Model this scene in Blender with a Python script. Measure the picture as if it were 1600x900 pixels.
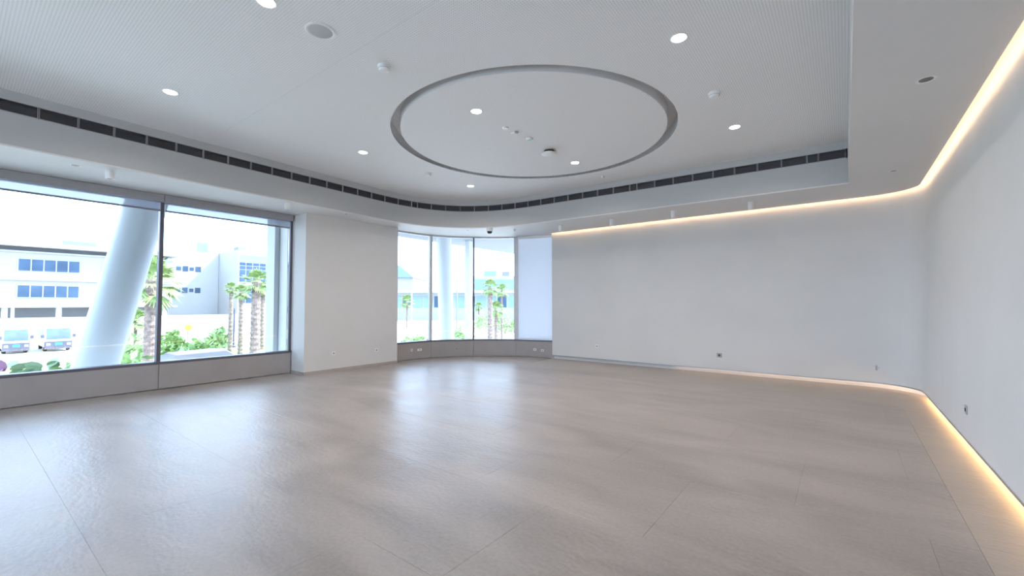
import bpy, bmesh, math, random
from mathutils import Vector, Matrix
from mathutils.geometry import tessellate_polygon
random.seed(7)
for o in list(bpy.data.objects): bpy.data.objects.remove(o)
SC = bpy.context.scene
COL = SC.collection
R = math.radians

# ------------------------------------------------------------------ camera
F, EYE, YAW, PITCH = 678.0, 1.45, R(37.5), math.atan(24 / 678)
cam = bpy.data.cameras.new('camera'); cam.sensor_width = 36; cam.lens = F / 1600 * 36
cam.clip_start = 0.05; cam.clip_end = 600
camo = bpy.data.objects.new('camera', cam); COL.objects.link(camo)
camo.location = (0, 0, EYE); camo.rotation_euler = (R(90) + PITCH, 0, YAW)
SC.camera = camo
FW = Vector((-math.sin(YAW) * math.cos(PITCH), math.cos(YAW) * math.cos(PITCH), math.sin(PITCH)))
RT = Vector((math.cos(YAW), math.sin(YAW), 0)); UP = RT.cross(FW)
def pix(px, py, X=None, Y=None, Z=None, D=None):
    d = FW * F + RT * (px - 800) + UP * (450 - py)
    if X is not None: t = X / d.x
    elif Y is not None: t = Y / d.y
    elif Z is not None: t = (Z - EYE) / d.z
    else: t = D / F
    return Vector((0, 0, EYE)) + d * t

# ------------------------------------------------------------------ world, sun, exposure
world = bpy.data.worlds.new('sky'); SC.world = world; world.use_nodes = True
bg = world.node_tree.nodes['Background']
bg.inputs[0].default_value = (0.575, 0.73, 1.0, 1); bg.inputs[1].default_value = 4.9
sun = bpy.data.lights.new('sun', 'SUN'); sun.energy = 9.0; sun.angle = R(0.6); sun.color = (1, 0.94, 0.87)
suno = bpy.data.objects.new('sun', sun); COL.objects.link(suno)
suno.rotation_euler = Vector((0.30, 0.60, 0.75)).to_track_quat('Z', 'Y').to_euler()
suno.location = (20, 20, 40)
SC.view_settings.view_transform = 'Standard'; SC.view_settings.look = 'None'
SC.view_settings.gamma = 1; SC.view_settings.use_curve_mapping = False
SC.view_settings.exposure = 0.50
DOWN_W, LED_TOP, LED_BASE = 12.0, 9.0, 10.0

# ------------------------------------------------------------------ materials
def mat(name, col, rough=0.6, metal=0.0, noise=None, bump=None, emit=None, spec=0.5):
    m = bpy.data.materials.new(name); m.use_nodes = True
    nt = m.node_tree; b = nt.nodes['Principled BSDF']
    b.inputs['Base Color'].default_value = (*col, 1); b.inputs['Roughness'].default_value = rough
    b.inputs['Metallic'].default_value = metal; b.inputs['Specular IOR Level'].default_value = spec
    if emit:
        b.inputs['Emission Color'].default_value = (*emit[0], 1); b.inputs['Emission Strength'].default_value = emit[1]
    if noise or bump:
        tc = nt.nodes.new('ShaderNodeTexCoord')
    if noise:
        n = nt.nodes.new('ShaderNodeTexNoise'); n.inputs['Scale'].default_value = noise[0]; n.inputs['Detail'].default_value = 5
        nt.links.new(tc.outputs['Object'], n.inputs['Vector'])
        r = nt.nodes.new('ShaderNodeValToRGB'); a = noise[1]
        r.color_ramp.elements[0].color = (*[c * (1 - a) for c in col], 1); r.color_ramp.elements[1].color = (*[min(1, c * (1 + a)) for c in col], 1)
        r.color_ramp.elements[0].position = 0.3; r.color_ramp.elements[1].position = 0.7
        nt.links.new(n.outputs['Fac'], r.inputs['Fac']); nt.links.new(r.outputs['Color'], b.inputs['Base Color'])
    if bump:
        n2 = nt.nodes.new('ShaderNodeTexNoise'); n2.inputs['Scale'].default_value = bump[0]; n2.inputs['Detail'].default_value = 4
        nt.links.new(tc.outputs['Object'], n2.inputs['Vector'])
        bp = nt.nodes.new('ShaderNodeBump'); bp.inputs['Strength'].default_value = bump[1]; bp.inputs['Distance'].default_value = bump[2] if len(bump) > 2 else 0.01
        nt.links.new(n2.outputs['Fac'], bp.inputs['Height']); nt.links.new(bp.outputs['Normal'], b.inputs['Normal'])
    return m

M = {}
M['wall'] = mat('wall_paint', (0.745, 0.73, 0.705), 0.6, noise=(1.3, 0.025), bump=(160, 0.12, 0.004))
M['soffit'] = mat('soffit_paint', (0.76, 0.755, 0.75), 0.6, noise=(0.9, 0.02), bump=(120, 0.06, 0.003))
M['fascia'] = mat('fascia_paint', (0.53, 0.535, 0.53), 0.55, noise=(1.1, 0.02))
M['backing'] = mat('joint_backing', (0.42, 0.42, 0.42), 0.9)
M['grout'] = mat('grout', (0.34, 0.305, 0.28), 0.8, noise=(9, 0.1))
M['alu'] = mat('aluminium', (0.46, 0.47, 0.50), 0.35, 0.7, noise=(30, 0.05))
M['frame'] = mat('window_frame_metal', (0.13, 0.125, 0.155), 0.4, 0.2, noise=(30, 0.05))
M['framelight'] = mat('window_frame_light', (0.66, 0.66, 0.67), 0.4, 0.1, noise=(30, 0.05))
M['sill'] = mat('sill_panel_laminate', (0.40, 0.37, 0.355), 0.45, noise=(3, 0.05), bump=(90, 0.05, 0.003))
M['dark'] = mat('duct_lining', (0.10, 0.10, 0.11), 0.8)
M['slat'] = mat('grille_slat', (0.20, 0.205, 0.22), 0.5, 0.1, noise=(20, 0.1))
M['grframe'] = mat('grille_frame', (0.45, 0.45, 0.46), 0.45, 0.1, noise=(20, 0.05))
M['plastic'] = mat('white_plastic', (0.88, 0.88, 0.87), 0.35, noise=(20, 0.02))
M['greyplastic'] = mat('grey_plastic', (0.42, 0.41, 0.40), 0.4, noise=(30, 0.04))
M['blackplastic'] = mat('black_plastic', (0.02, 0.02, 0.02), 0.3, noise=(30, 0.1))
M['mesh'] = mat('speaker_mesh', (0.55, 0.55, 0.56), 0.6, 0.2, bump=(400, 0.5, 0.004))
M['lens'] = mat('lamp_lens', (0.9, 0.9, 0.9), 0.4, emit=((1, 0.97, 0.93), 14))
M['deadlens'] = mat('unlit_lamp_recess', (0.16, 0.14, 0.13), 0.3, noise=(40, 0.3))
M['ledtop'] = mat('led_cove', (0.9, 0.85, 0.75), 0.5, emit=((1.0, 0.66, 0.40), LED_TOP))
M['ledbase'] = mat('led_base', (0.9, 0.8, 0.6), 0.5, emit=((1.0, 0.64, 0.30), LED_BASE))
M['leddim'] = mat('led_base_dim', (0.9, 0.8, 0.6), 0.5, emit=((1.0, 0.62, 0.32), LED_BASE * 0.40))
M['cassette'] = mat('blind_cassette', (0.36, 0.355, 0.365), 0.5, noise=(12, 0.03))
M['hem'] = mat('blind_hem', (0.25, 0.25, 0.30), 0.5, noise=(12, 0.05))
M['green'] = mat('green_lens', (0.3, 0.7, 0.5), 0.3, noise=(30, 0.1))
# exterior
M['extwall'] = mat('exterior_render', (0.34, 0.34, 0.335), 0.8, noise=(0.4, 0.03))
M['extwarm'] = mat('exterior_cream', (0.32, 0.305, 0.285), 0.8, noise=(0.4, 0.03))
M['extgrey'] = mat('exterior_grey', (0.20, 0.20, 0.205), 0.8, noise=(0.4, 0.05))
M['extglass'] = mat('exterior_glazing', (0.05, 0.085, 0.14), 0.25, noise=(0.5, 0.25), spec=0.2)
M['extcyan'] = mat('exterior_pale_glazing', (0.17, 0.27, 0.31), 0.3, noise=(0.3, 0.1))
M['column'] = mat('column_paint', (0.60, 0.62, 0.65), 0.5, noise=(1, 0.02))
M['ground'] = mat('outdoor_paving', (0.56, 0.55, 0.53), 0.85, noise=(0.3, 0.06), bump=(4, 0.2))
M['road'] = mat('road_asphalt', (0.20, 0.20, 0.21), 0.9, noise=(0.4, 0.08))
M['lawn'] = mat('lawn_grass', (0.20, 0.30, 0.08), 0.9, noise=(2.0, 0.3), bump=(30, 0.5, 0.05))
M['leaf'] = mat('leaf_green', (0.30, 0.42, 0.18), 0.6, noise=(2.5, 0.35))
M['leaf2'] = mat('leaf_round', (0.34, 0.46, 0.28), 0.5, noise=(3, 0.3))
M['leafp'] = mat('leaf_purple', (0.30, 0.12, 0.22), 0.5, noise=(3, 0.3))
M['palmleaf'] = mat('palm_leaf', (0.22, 0.30, 0.10), 0.6, noise=(4, 0.35))
M['trunk'] = mat('palm_bark', (0.22, 0.165, 0.14), 0.9, noise=(7, 0.4), bump=(14, 0.8, 0.03))
M['white'] = mat('vehicle_white', (0.68, 0.68, 0.68), 0.3, noise=(1, 0.02))
M['silver'] = mat('vehicle_silver', (0.09, 0.095, 0.11), 0.4, noise=(1, 0.04))
M['carglass'] = mat('vehicle_glass', (0.10, 0.14, 0.18), 0.12, noise=(1.5, 0.3))
M['tyre'] = mat('tyre', (0.03, 0.03, 0.03), 0.8, noise=(8, 0.2))
M['bumper'] = mat('bumper_dark', (0.09, 0.09, 0.12), 0.5, noise=(4, 0.2))
M['plate'] = mat('plate_cyan', (0.05, 0.45, 0.50), 0.4, noise=(10, 0.05))
M['yellow'] = mat('sign_yellow', (0.85, 0.60, 0.05), 0.5, noise=(8, 0.05))
M['signgreen'] = mat('sign_green', (0.10, 0.42, 0.30), 0.5, noise=(8, 0.05))

def stone(name, base, amp, rough0, rough1):
    m = bpy.data.materials.new(name); m.use_nodes = True; nt = m.node_tree; L = nt.links.new
    b = nt.nodes['Principled BSDF']; tc = nt.nodes.new('ShaderNodeTexCoord')
    oi = nt.nodes.new('ShaderNodeObjectInfo')
    mp = nt.nodes.new('ShaderNodeMapping'); mp.inputs['Scale'].default_value = (0.55, 1.5, 1); mp.inputs['Rotation'].default_value = (0, 0, R(38))
    L(tc.outputs['Object'], mp.inputs['Vector'])
    n1 = nt.nodes.new('ShaderNodeTexNoise'); n1.inputs['Scale'].default_value = 1.3; n1.inputs['Detail'].default_value = 8; n1.inputs['Distortion'].default_value = 0.6
    L(mp.outputs['Vector'], n1.inputs['Vector'])
    n2 = nt.nodes.new('ShaderNodeTexNoise'); n2.inputs['Scale'].default_value = 38; n2.inputs['Detail'].default_value = 5
    L(tc.outputs['Object'], n2.inputs['Vector'])
    mx = nt.nodes.new('ShaderNodeMath'); mx.operation = 'MULTIPLY_ADD'; L(n2.outputs['Fac'], mx.inputs[0]); mx.inputs[1].default_value = 0.35; L(n1.outputs['Fac'], mx.inputs[2])
    r = nt.nodes.new('ShaderNodeValToRGB'); r.color_ramp.elements[0].position = 0.45; r.color_ramp.elements[1].position = 0.95
    r.color_ramp.elements[0].color = (*[c * (1 - amp) for c in base], 1); r.color_ramp.elements[1].color = (*[c * (1 + amp) for c in base], 1)
    L(mx.outputs[0], r.inputs['Fac'])
    hs = nt.nodes.new('ShaderNodeHueSaturation'); mr = nt.nodes.new('ShaderNodeMapRange')
    mr.inputs['To Min'].default_value = 0.965; mr.inputs['To Max'].default_value = 1.035
    L(oi.outputs['Random'], mr.inputs['Value']); L(mr.outputs['Result'], hs.inputs['Value']); L(r.outputs['Color'], hs.inputs['Color'])
    L(hs.outputs['Color'], b.inputs['Base Color'])
    rr = nt.nodes.new('ShaderNodeMapRange'); rr.inputs['To Min'].default_value = rough0; rr.inputs['To Max'].default_value = rough1
    L(n1.outputs['Fac'], rr.inputs['Value']); L(rr.outputs['Result'], b.inputs['Roughness'])
    n3 = nt.nodes.new('ShaderNodeTexNoise'); n3.inputs['Scale'].default_value = 26; n3.inputs['Detail'].default_value = 6
    mp3 = nt.nodes.new('ShaderNodeMapping'); mp3.inputs['Scale'].default_value = (0.6, 1.3, 1); mp3.inputs['Rotation'].default_value = (0, 0, R(38))
    L(tc.outputs['Object'], mp3.inputs['Vector']); L(mp3.outputs['Vector'], n3.inputs['Vector'])
    n4 = nt.nodes.new('ShaderNodeTexNoise'); n4.inputs['Scale'].default_value = 2.2; n4.inputs['Detail'].default_value = 3
    L(mp.outputs['Vector'], n4.inputs['Vector'])
    ad = nt.nodes.new('ShaderNodeMath'); ad.operation = 'MULTIPLY_ADD'; L(n4.outputs['Fac'], ad.inputs[0]); ad.inputs[1].default_value = 3.0; L(n3.outputs['Fac'], ad.inputs[2])
    bp = nt.nodes.new('ShaderNodeBump'); bp.inputs['Strength'].default_value = 0.5; bp.inputs['Distance'].default_value = 0.006
    L(ad.outputs[0], bp.inputs['Height']); L(bp.outputs['Normal'], b.inputs['Normal'])
    b.inputs['Specular IOR Level'].default_value = 0.42
    return m
M['stone'] = stone('floor_stone', (0.40, 0.35, 0.315), 0.24, 0.26, 0.46)
M['border'] = stone('border_stone', (0.43, 0.375, 0.325), 0.08, 0.34, 0.48)

def perforated():
    m = bpy.data.materials.new('perforated_ceiling'); m.use_nodes = True; nt = m.node_tree; L = nt.links.new
    b = nt.nodes['Principled BSDF']; b.inputs['Roughness'].default_value = 0.7
    tc = nt.nodes.new('ShaderNodeTexCoord'); sx = nt.nodes.new('ShaderNodeSeparateXYZ'); L(tc.outputs['Object'], sx.inputs[0])
    outs = []
    for ax in ('X', 'Y'):
        a = nt.nodes.new('ShaderNodeMath'); a.operation = 'MULTIPLY'; a.inputs[1].default_value = 2 * math.pi / 0.024; L(sx.outputs[ax], a.inputs[0])
        s = nt.nodes.new('ShaderNodeMath'); s.operation = 'SINE'; L(a.outputs[0], s.inputs[0]); outs.append(s)
    ad = nt.nodes.new('ShaderNodeMath'); ad.operation = 'ADD'; L(outs[0].outputs[0], ad.inputs[0]); L(outs[1].outputs[0], ad.inputs[1])
    mr = nt.nodes.new('ShaderNodeMapRange'); mr.inputs['From Min'].default_value = 0.9; mr.inputs['From Max'].default_value = 1.4
    L(ad.outputs[0], mr.inputs['Value'])
    r = nt.nodes.new('ShaderNodeValToRGB'); r.color_ramp.elements[0].color = (0.90, 0.895, 0.885, 1); r.color_ramp.elements[1].color = (0.64, 0.64, 0.64, 1)
    L(mr.outputs['Result'], r.inputs['Fac']); L(r.outputs['Color'], b.inputs['Base Color'])
    return m
M['ceiling'] = perforated()

def glass_mat(name, tint, refl):
    m = bpy.data.materials.new(name); m.use_nodes = True; nt = m.node_tree; L = nt.links.new
    for n in list(nt.nodes):
        if n.type == 'BSDF_PRINCIPLED': nt.nodes.remove(n)
    out = nt.nodes['Material Output']
    t = nt.nodes.new('ShaderNodeBsdfTransparent'); t.inputs[0].default_value = (*tint, 1)
    g = nt.nodes.new('ShaderNodeBsdfGlossy'); g.inputs['Roughness'].default_value = 0.02
    fr = nt.nodes.new('ShaderNodeFresnel'); fr.inputs[0].default_value = refl
    mx = nt.nodes.new('ShaderNodeMixShader'); L(fr.outputs[0], mx.inputs[0]); L(t.outputs[0], mx.inputs[1]); L(g.outputs[0], mx.inputs[2])
    L(mx.outputs[0], out.inputs[0]); return m
M['glass'] = glass_mat('window_glass', (0.93, 0.975, 0.985), 1.22)

def fabric(name, col, see):
    m = bpy.data.materials.new(name); m.use_nodes = True; nt = m.node_tree; L = nt.links.new
    for n in list(nt.nodes):
        if n.type == 'BSDF_PRINCIPLED': nt.nodes.remove(n)
    out = nt.nodes['Material Output']
    tc = nt.nodes.new('ShaderNodeTexCoord'); n = nt.nodes.new('ShaderNodeTexNoise'); n.inputs['Scale'].default_value = 60
    L(tc.outputs['Object'], n.inputs['Vector'])
    mr = nt.nodes.new('ShaderNodeMapRange'); mr.inputs['To Min'].default_value = see * 0.9; mr.inputs['To Max'].default_value = see * 1.1
    L(n.outputs['Fac'], mr.inputs['Value'])
    d = nt.nodes.new('ShaderNodeBsdfDiffuse'); d.inputs[0].default_value = (*col, 1)
    tl = nt.nodes.new('ShaderNodeBsdfTranslucent'); tl.inputs[0].default_value = (*col, 1)
    tr = nt.nodes.new('ShaderNodeBsdfTransparent')
    m1 = nt.nodes.new('ShaderNodeMixShader'); m1.inputs[0].default_value = 0.5; L(d.outputs[0], m1.inputs[1]); L(tl.outputs[0], m1.inputs[2])
    m2 = nt.nodes.new('ShaderNodeMixShader'); L(mr.outputs['Result'], m2.inputs[0]); L(m1.outputs[0], m2.inputs[1]); L(tr.outputs[0], m2.inputs[2])
    L(m2.outputs[0], out.inputs[0]); return m
M['screen'] = fabric('blind_screen_fabric', (0.45, 0.48, 0.58), 0.40)
M['blindwhite'] = fabric('blind_white_fabric', (0.80, 0.82, 0.86), 0.04)

# ------------------------------------------------------------------ builders
class MB:
    def __init__(s): s.v = []; s.f = []
    def add(s, vs, fs):
        n = len(s.v); s.v += [tuple(v) for v in vs]; s.f += [tuple(i + n for i in f) for f in fs]; return s
    def box(s, a, b):
        (x0, y0, z0), (x1, y1, z1) = a, b
        if x0 > x1: x0, x1 = x1, x0
        if y0 > y1: y0, y1 = y1, y0
        if z0 > z1: z0, z1 = z1, z0
        return s.add([(x0,y0,z0),(x1,y0,z0),(x1,y1,z0),(x0,y1,z0),(x0,y0,z1),(x1,y0,z1),(x1,y1,z1),(x0,y1,z1)],
                     [(0,3,2,1),(4,5,6,7),(0,1,5,4),(1,2,6,5),(2,3,7,6),(3,0,4,7)])
    def lathe(s, prof, c=(0,0,0), n=32, ax='Z', caps=True):
        vs = []; fs = []
        for r, z in prof:
            for k in range(n):
                a = 2 * math.pi * k / n; p = (r * math.cos(a), r * math.sin(a), z)
                if ax == 'X': p = (p[2], p[0], p[1])
                if ax == 'Y': p = (p[1], p[2], p[0])
                vs.append((c[0] + p[0], c[1] + p[1], c[2] + p[2]))
        for i in range(len(prof) - 1):
            for k in range(n):
                k2 = (k + 1) % n; fs.append((i*n+k, i*n+k2, (i+1)*n+k2, (i+1)*n+k))
        if caps and prof[0][0] > 1e-4: fs.append(tuple(range(n))[::-1])
        if caps and prof[-1][0] > 1e-4: fs.append(tuple((len(prof)-1)*n + k for k in range(n)))
        return s.add(vs, fs)
    def tube(s, p, q, r0, r1=None, n=10):
        p, q = Vector(p), Vector(q); r1 = r0 if r1 is None else r1
        d = (q - p).normalized(); u = d.orthogonal().normalized(); w = d.cross(u)
        vs = [c + (u * math.cos(2*math.pi*k/n) + w * math.sin(2*math.pi*k/n)) * r for c, r in ((p, r0), (q, r1)) for k in range(n)]
        fs = [(k, (k+1) % n, n + (k+1) % n, n + k) for k in range(n)] + [tuple(range(n))[::-1], tuple(range(n, 2*n))]
        return s.add(vs, fs)
    def sweep(s, path, prof, closed=True, ends=True):
        """path: list of (point2d, normal2d outward); prof(i): list of (offset along normal, z)"""
        n = len(path); P0 = prof(0); m = len(P0); vs = []
        for i, (p, nn) in enumerate(path):
            for d, z in prof(i): vs.append((p[0] + nn[0] * d, p[1] + nn[1] * d, z))
        fs = []
        rng = range(m) if closed else range(m - 1)
        for i in range(n - 1):
            for j in rng:
                j2 = (j + 1) % m; fs.append((i*m+j, i*m+j2, (i+1)*m+j2, (i+1)*m+j))
        if closed and ends: fs.append(tuple(range(m))); fs.append(tuple((n-1)*m + j for j in range(m))[::-1])
        return s.add(vs, fs)
    def mesh(s, name, m, smooth=False, bevel=0):
        me = bpy.data.meshes.new(name); me.from_pydata(s.v, [], s.f)
        bm = bmesh.new(); bm.from_mesh(me); bmesh.ops.recalc_face_normals(bm, faces=bm.faces)
        if bevel:
            bmesh.ops.bevel(bm, geom=list(bm.edges), offset=bevel, segments=2, affect='EDGES', profile=0.6)
        bm.to_mesh(me); bm.free()
        if isinstance(m, str): m = M[m]
        me.materials.append(m)
        if smooth:
            me.shade_smooth() if hasattr(me, 'shade_smooth') else None
            try: me.set_sharp_from_angle(angle=R(35))
            except Exception: pass
        return me
    def build(s, name, m, parent=None, smooth=False, bevel=0):
        return link(name, s.mesh(name, m, smooth, bevel), parent)
def link(name, data, parent=None):
    o = bpy.data.objects.new(name, data); COL.objects.link(o)
    if parent: o.parent = parent; o.matrix_parent_inverse = Matrix()
    return o
def tag(o, label, cat, group=None):
    o['label'] = label; o['category'] = cat
    if group: o['group'] = group
    return o
def thing(name, label, cat, loc=(0,0,0), rz=0, group=None):
    o = link(name, None); o.location = loc; o.rotation_euler = (0, 0, rz); o.empty_display_size = 0.1
    return tag(o, label, cat, group)
def struct(o, label=None, cat=None):
    o['kind'] = 'structure'
    if label: o['label'] = label
    if cat: o['category'] = cat
    return o
def copy_tree(o, parent=None):
    c = o.copy(); COL.objects.link(c); c.parent = parent
    for ch in list(o.children): copy_tree(ch, c)
    return c
def poly_prism(name, pts, z0, z1, m, parent=None):
    tris = tessellate_polygon([[Vector((p[0], p[1], 0)) for p in pts]]); n = len(pts); b = MB()
    vs = [(p[0], p[1], z0) for p in pts] + [(p[0], p[1], z1) for p in pts]
    fs = [tuple(t) for t in tris] + [tuple(i + n for i in t) for t in tris] + [(i, (i+1) % n, n + (i+1) % n, n + i) for i in range(n)]
    return b.add(vs, fs).build(name, m, parent)
def normals2d(pts, left=True):
    out = []
    for i, p in enumerate(pts):
        a = Vector(pts[max(0, i-1)]); b = Vector(pts[min(len(pts)-1, i+1)]); t = (b - a).normalized()
        out.append((tuple(p), (-t.y, t.x) if left else (t.y, -t.x)))
    return out
def catmull(P, n):
    out = []; Q = [2*P[0]-P[1]] + P + [2*P[-1]-P[-2]]
    for i in range(len(P) - 1):
        a, b, c, d = Q[i:i+4]
        for k in range(n):
            t = k / n
            out.append(0.5 * ((2*b) + (c-a)*t + (2*a-5*b+4*c-d)*t*t + (3*b-a-3*c+d)*t**3))
    out.append(P[-1]); return out
def split_cells(pts_faces, xs, ys, gap, z, th, up, name, m, parent, x_of_row=None):
    """cut a flat polygon (verts2d, faces) into cells; rows by ys, columns by xs (may depend on the row); each cell becomes a slab of its own"""
    vs, fs = pts_faces
    def cut(bm, co, no):
        g = bm.verts[:] + bm.edges[:] + bm.faces[:]
        bmesh.ops.bisect_plane(bm, geom=g, plane_co=co, plane_no=no, clear_outer=True, clear_inner=False)
    rows = [None] + list(ys) + [None]; outl = []
    for r in range(len(rows) - 1):
        cols = [None] + list(x_of_row(r) if x_of_row else xs) + [None]
        base = bmesh.new(); bv = [base.verts.new((p[0], p[1], z)) for p in vs]
        for f in fs:
            try: base.faces.new([bv[i] for i in f])
            except ValueError: pass
        if rows[r] is not None: cut(base, (0, rows[r] + gap/2, 0), (0, -1, 0))
        if rows[r+1] is not None: cut(base, (0, rows[r+1] - gap/2, 0), (0, 1, 0))
        if not base.faces: base.free(); continue
        for c in range(len(cols) - 1):
            bm = base.copy()
            if cols[c] is not None: cut(bm, (cols[c] + gap/2, 0, 0), (-1, 0, 0))
            if cols[c+1] is not None: cut(bm, (cols[c+1] - gap/2, 0, 0), (1, 0, 0))
            if not bm.faces or sum(f.calc_area() for f in bm.faces) < 0.004: bm.free(); continue
            bmesh.ops.remove_doubles(bm, verts=bm.verts, dist=1e-4)
            bmesh.ops.dissolve_limit(bm, angle_limit=0.01, verts=bm.verts, edges=bm.edges)
            ret = bmesh.ops.extrude_face_region(bm, geom=bm.faces[:])
            for g in ret['geom']:
                if isinstance(g, bmesh.types.BMVert): g.co.z += th * up
            bmesh.ops.recalc_face_normals(bm, faces=bm.faces)
            me = bpy.data.meshes.new(name); bm.to_mesh(me); bm.free(); me.materials.append(M[m])
            outl.append(link(name, me, parent))
        base.free()
    return outl
def tess(pts):
    t = tessellate_polygon([[Vector((p[0], p[1], 0)) for p in pts]]); return pts, [tuple(f) for f in t]

# ------------------------------------------------------------------ plan of the room
XL, XP, YP0, YP1 = -9.2, -8.68, 4.42, 6.72       # glazed wall, pier face and its two ends
XR, YF, YB = 0.93, 9.76, -6.01                   # right wall, far wall, wall behind
HS, HC = 3.30, 3.97                              # soffit and raised ceiling
SILL = 0.42
BAYP = [Vector(p) for p in ((-8.93, 6.72), (-8.80, 7.92), (-8.15, 8.88), (-7.20, 9.56), (-6.15, 9.86))]
BAY = catmull(BAYP, 10)
RC = 0.62
cove_pts = [Vector((x, YF)) for x in (-6.15, -5, -4, -3, -2, -1, XR - RC)]
cove_pts += [Vector((XR - RC + RC*math.sin(a), YF - RC + RC*math.cos(a))) for a in [R(90)*k/12 for k in range(1, 13)]]
cove_pts += [Vector((XR, y)) for y in (8, 7, 6, 5, 4, 3, 2, 1, 0, -1, -2, -3, -4.5, YB)]
COVE = normals2d(cove_pts, left=True)            # outward normal
LEAN = []
for p, n in COVE: LEAN.append(0.12 * max(0.0, n[0]) ** 2)

room = [(XL, YB)] + [(XR, YB)] + [tuple(p) for p in reversed(cove_pts[:-1])] + [tuple(p) for p in reversed(BAY[:-1])] + [(XP, YP1 - 0.001), (XP, YP0), (XL, YP0)]

# ------------------------------------------------------------------ floor
floor = struct(poly_prism('floor', room, -2.0, -0.003, 'grout'))
curve = [(-6.15, 8.36), (-4, 8.36), (-2, 8.37), (-1.04, 8.38), (-0.6, 8.41), (-0.3, 8.40), (0, 8.35), (0.26, 8.27), (0.46, 8.17), (0.60, 8.08)]
inner = [(XL, YB), (0.60, YB)] + [(0.60, 8.08 - 0.002)] + [(x, y - 0.002) for x, y in reversed(curve[:-1])]
inner += [tuple(p) for p in reversed(BAY[:-1])] + [(XP, YP1), (XP, YP0), (XL, YP0)]
inner = [p for p in inner]
ys = [YB + 0.0 + k for k in ()] + [-2.6 + 1.055 * k for k in range(11)]
ys = [0.56 + 1.055 * k for k in range(-6, 9)]
def cols(r):
    off = (0.0, 0.7)[r % 2]
    return [-3.14 + off + 1.41 * k for k in range(-6, 4) if -9.1 < -3.14 + off + 1.41 * k < 0.5]
split_cells(tess(inner), None, ys, 0.0014, 0.0, 0.008, -1, 'floor_tile', 'stone', floor, cols)
rim = [(0.602, YB), (XR + 0.08, YB)] + [(p[0] + n[0]*0.08, p[1] + n[1]*0.08) for p, n in reversed(COVE[:-1])]
rim = rim[:-1] + [(-6.15, YF + 0.06)] + [(x, y + 0.002) for x, y in curve[:-1]] + [(0.602, 8.082)]
split_cells(tess(rim), [-4.9, -3.4, -1.9, -0.4], [-5.2 + 1.5 * k for k in range(9)] , 0.0014, 0.0, 0.008, -1, 'border_slab', 'border', floor)

# ------------------------------------------------------------------ walls
GAP = 0.075
def wall_profile(i0):
    def f(i):
        L = LEAN[i + i0]
        return [(0, GAP), (0.10, GAP), (0.10, -0.02), (0.30, -0.02), (0.30, 4.15), (L * 1.06, 4.15), (L, HS)]
    return f
ksp = 12  # the corner belongs half to each wall
wb = MB().sweep(COVE[:ksp+1], wall_profile(0)).build('wall_back', 'wall', smooth=True); struct(wb)
wr = MB().sweep(COVE[ksp:], wall_profile(ksp)).build('wall_right', 'wall', smooth=True); struct(wr)
b = MB().sweep(COVE, lambda i: [(-0.004, GAP), (-0.004, GAP + 0.022), (0.006, GAP + 0.022), (0.006, GAP)])
struct(b.build('baseboard_right', 'alu', smooth=True))
FX0, FX1 = -8.0, -0.6                            # unseen glazing added behind the camera to light the far wall
struct(MB().box((XL - 0.25, YB, -2.0), (XR + 0.4, YB - 0.25, SILL)).box((XL - 0.25, YB, HS - 0.05), (XR + 0.4, YB - 0.25, 4.15)).box((XL - 0.25, YB, SILL), (FX0, YB - 0.25, HS - 0.05)).box((FX1, YB, SILL), (XR + 0.4, YB - 0.25, HS - 0.05)).build('wall_front', 'wall'))
# glazed wall on the left: sill panels, wall beyond the glazing, header
YW0 = -5.99                                      # glazing runs from here to the pier
wl = MB(); wl.box((XL, YB, -2.0), (XL - 0.25, YW0, 4.15)); wl.box((XL - 0.02, YW0, HS - 0.02), (XL - 0.25, YP0, 4.15)); wl.box((XL - 0.05, YW0, -2.0), (XL - 0.25, YP0, SILL - 0.02))
wl = struct(wl.build('wall_left', 'wall'))
mull_y = [YW0, -3.94, -1.89, 0.16, 2.21, YP0 - 0.02]
for a, c in zip(mull_y[:-1], mull_y[1:]):
    MB().box((XL + 0.01, a + 0.004, 0.012), (XL - 0.05, c - 0.004, SILL)).build('sill_panel', 'sill', wl, bevel=0.002)
pier = struct(MB().box((XP, YP0, 0.0), (XL - 0.6, YP1, 4.15)).build('wall_pier', 'wall', bevel=0.006))
struct(MB().box((XP + 0.008, YP0 - 0.008, 0.0), (XP - 0.02, YP1 + 0.006, 0.06)).box((XP, YP0 - 0.008, 0.0), (XL + 0.02, YP0 + 0.01, 0.06)).build('baseboard_pier', mat('skirting_stone', (0.46, 0.41, 0.37), 0.5, noise=(6, 0.06))))
# curved wall under and over the bay window
BN = normals2d([tuple(p) for p in BAY], left=False)
dv = Vector((BN[5][1])); BN = [(p, n) if (Vector(n).dot(Vector((-1, 1))) > 0) else (p, (-n[0], -n[1])) for p, n in BN]
bayw = struct(MB().sweep(BN, lambda i: [(0.05, -2.0), (0.30, -2.0), (0.30, SILL - 0.02), (0.05, SILL - 0.02)]).sweep(BN, lambda i: [(0.0, HS), (0.30, HS), (0.30, 4.15), (0.0, 4.15)]).build('wall_bay', 'wall', smooth=True))
def sub(i, trim):                               # one pane's stretch of the curve, shortened at both ends
    seg = [Vector(p) for p, n in BN[i*10:i*10+11]]; ns = [n for p, n in BN[i*10:i*10+11]]
    L = (seg[1]-seg[0]).normalized(); seg[0] = seg[0] + L*trim; L = (seg[-2]-seg[-1]).normalized(); seg[-1] = seg[-1] + L*trim
    return [(tuple(p), n) for p, n in zip(seg, ns)]
for i in range(4):
    MB().sweep(sub(i, 0.004), lambda k: [(-0.01, 0.012), (0.05, 0.012), (0.05, SILL), (-0.01, SILL)]).build('sill_panel', 'sill', bayw, smooth=True)

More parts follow.
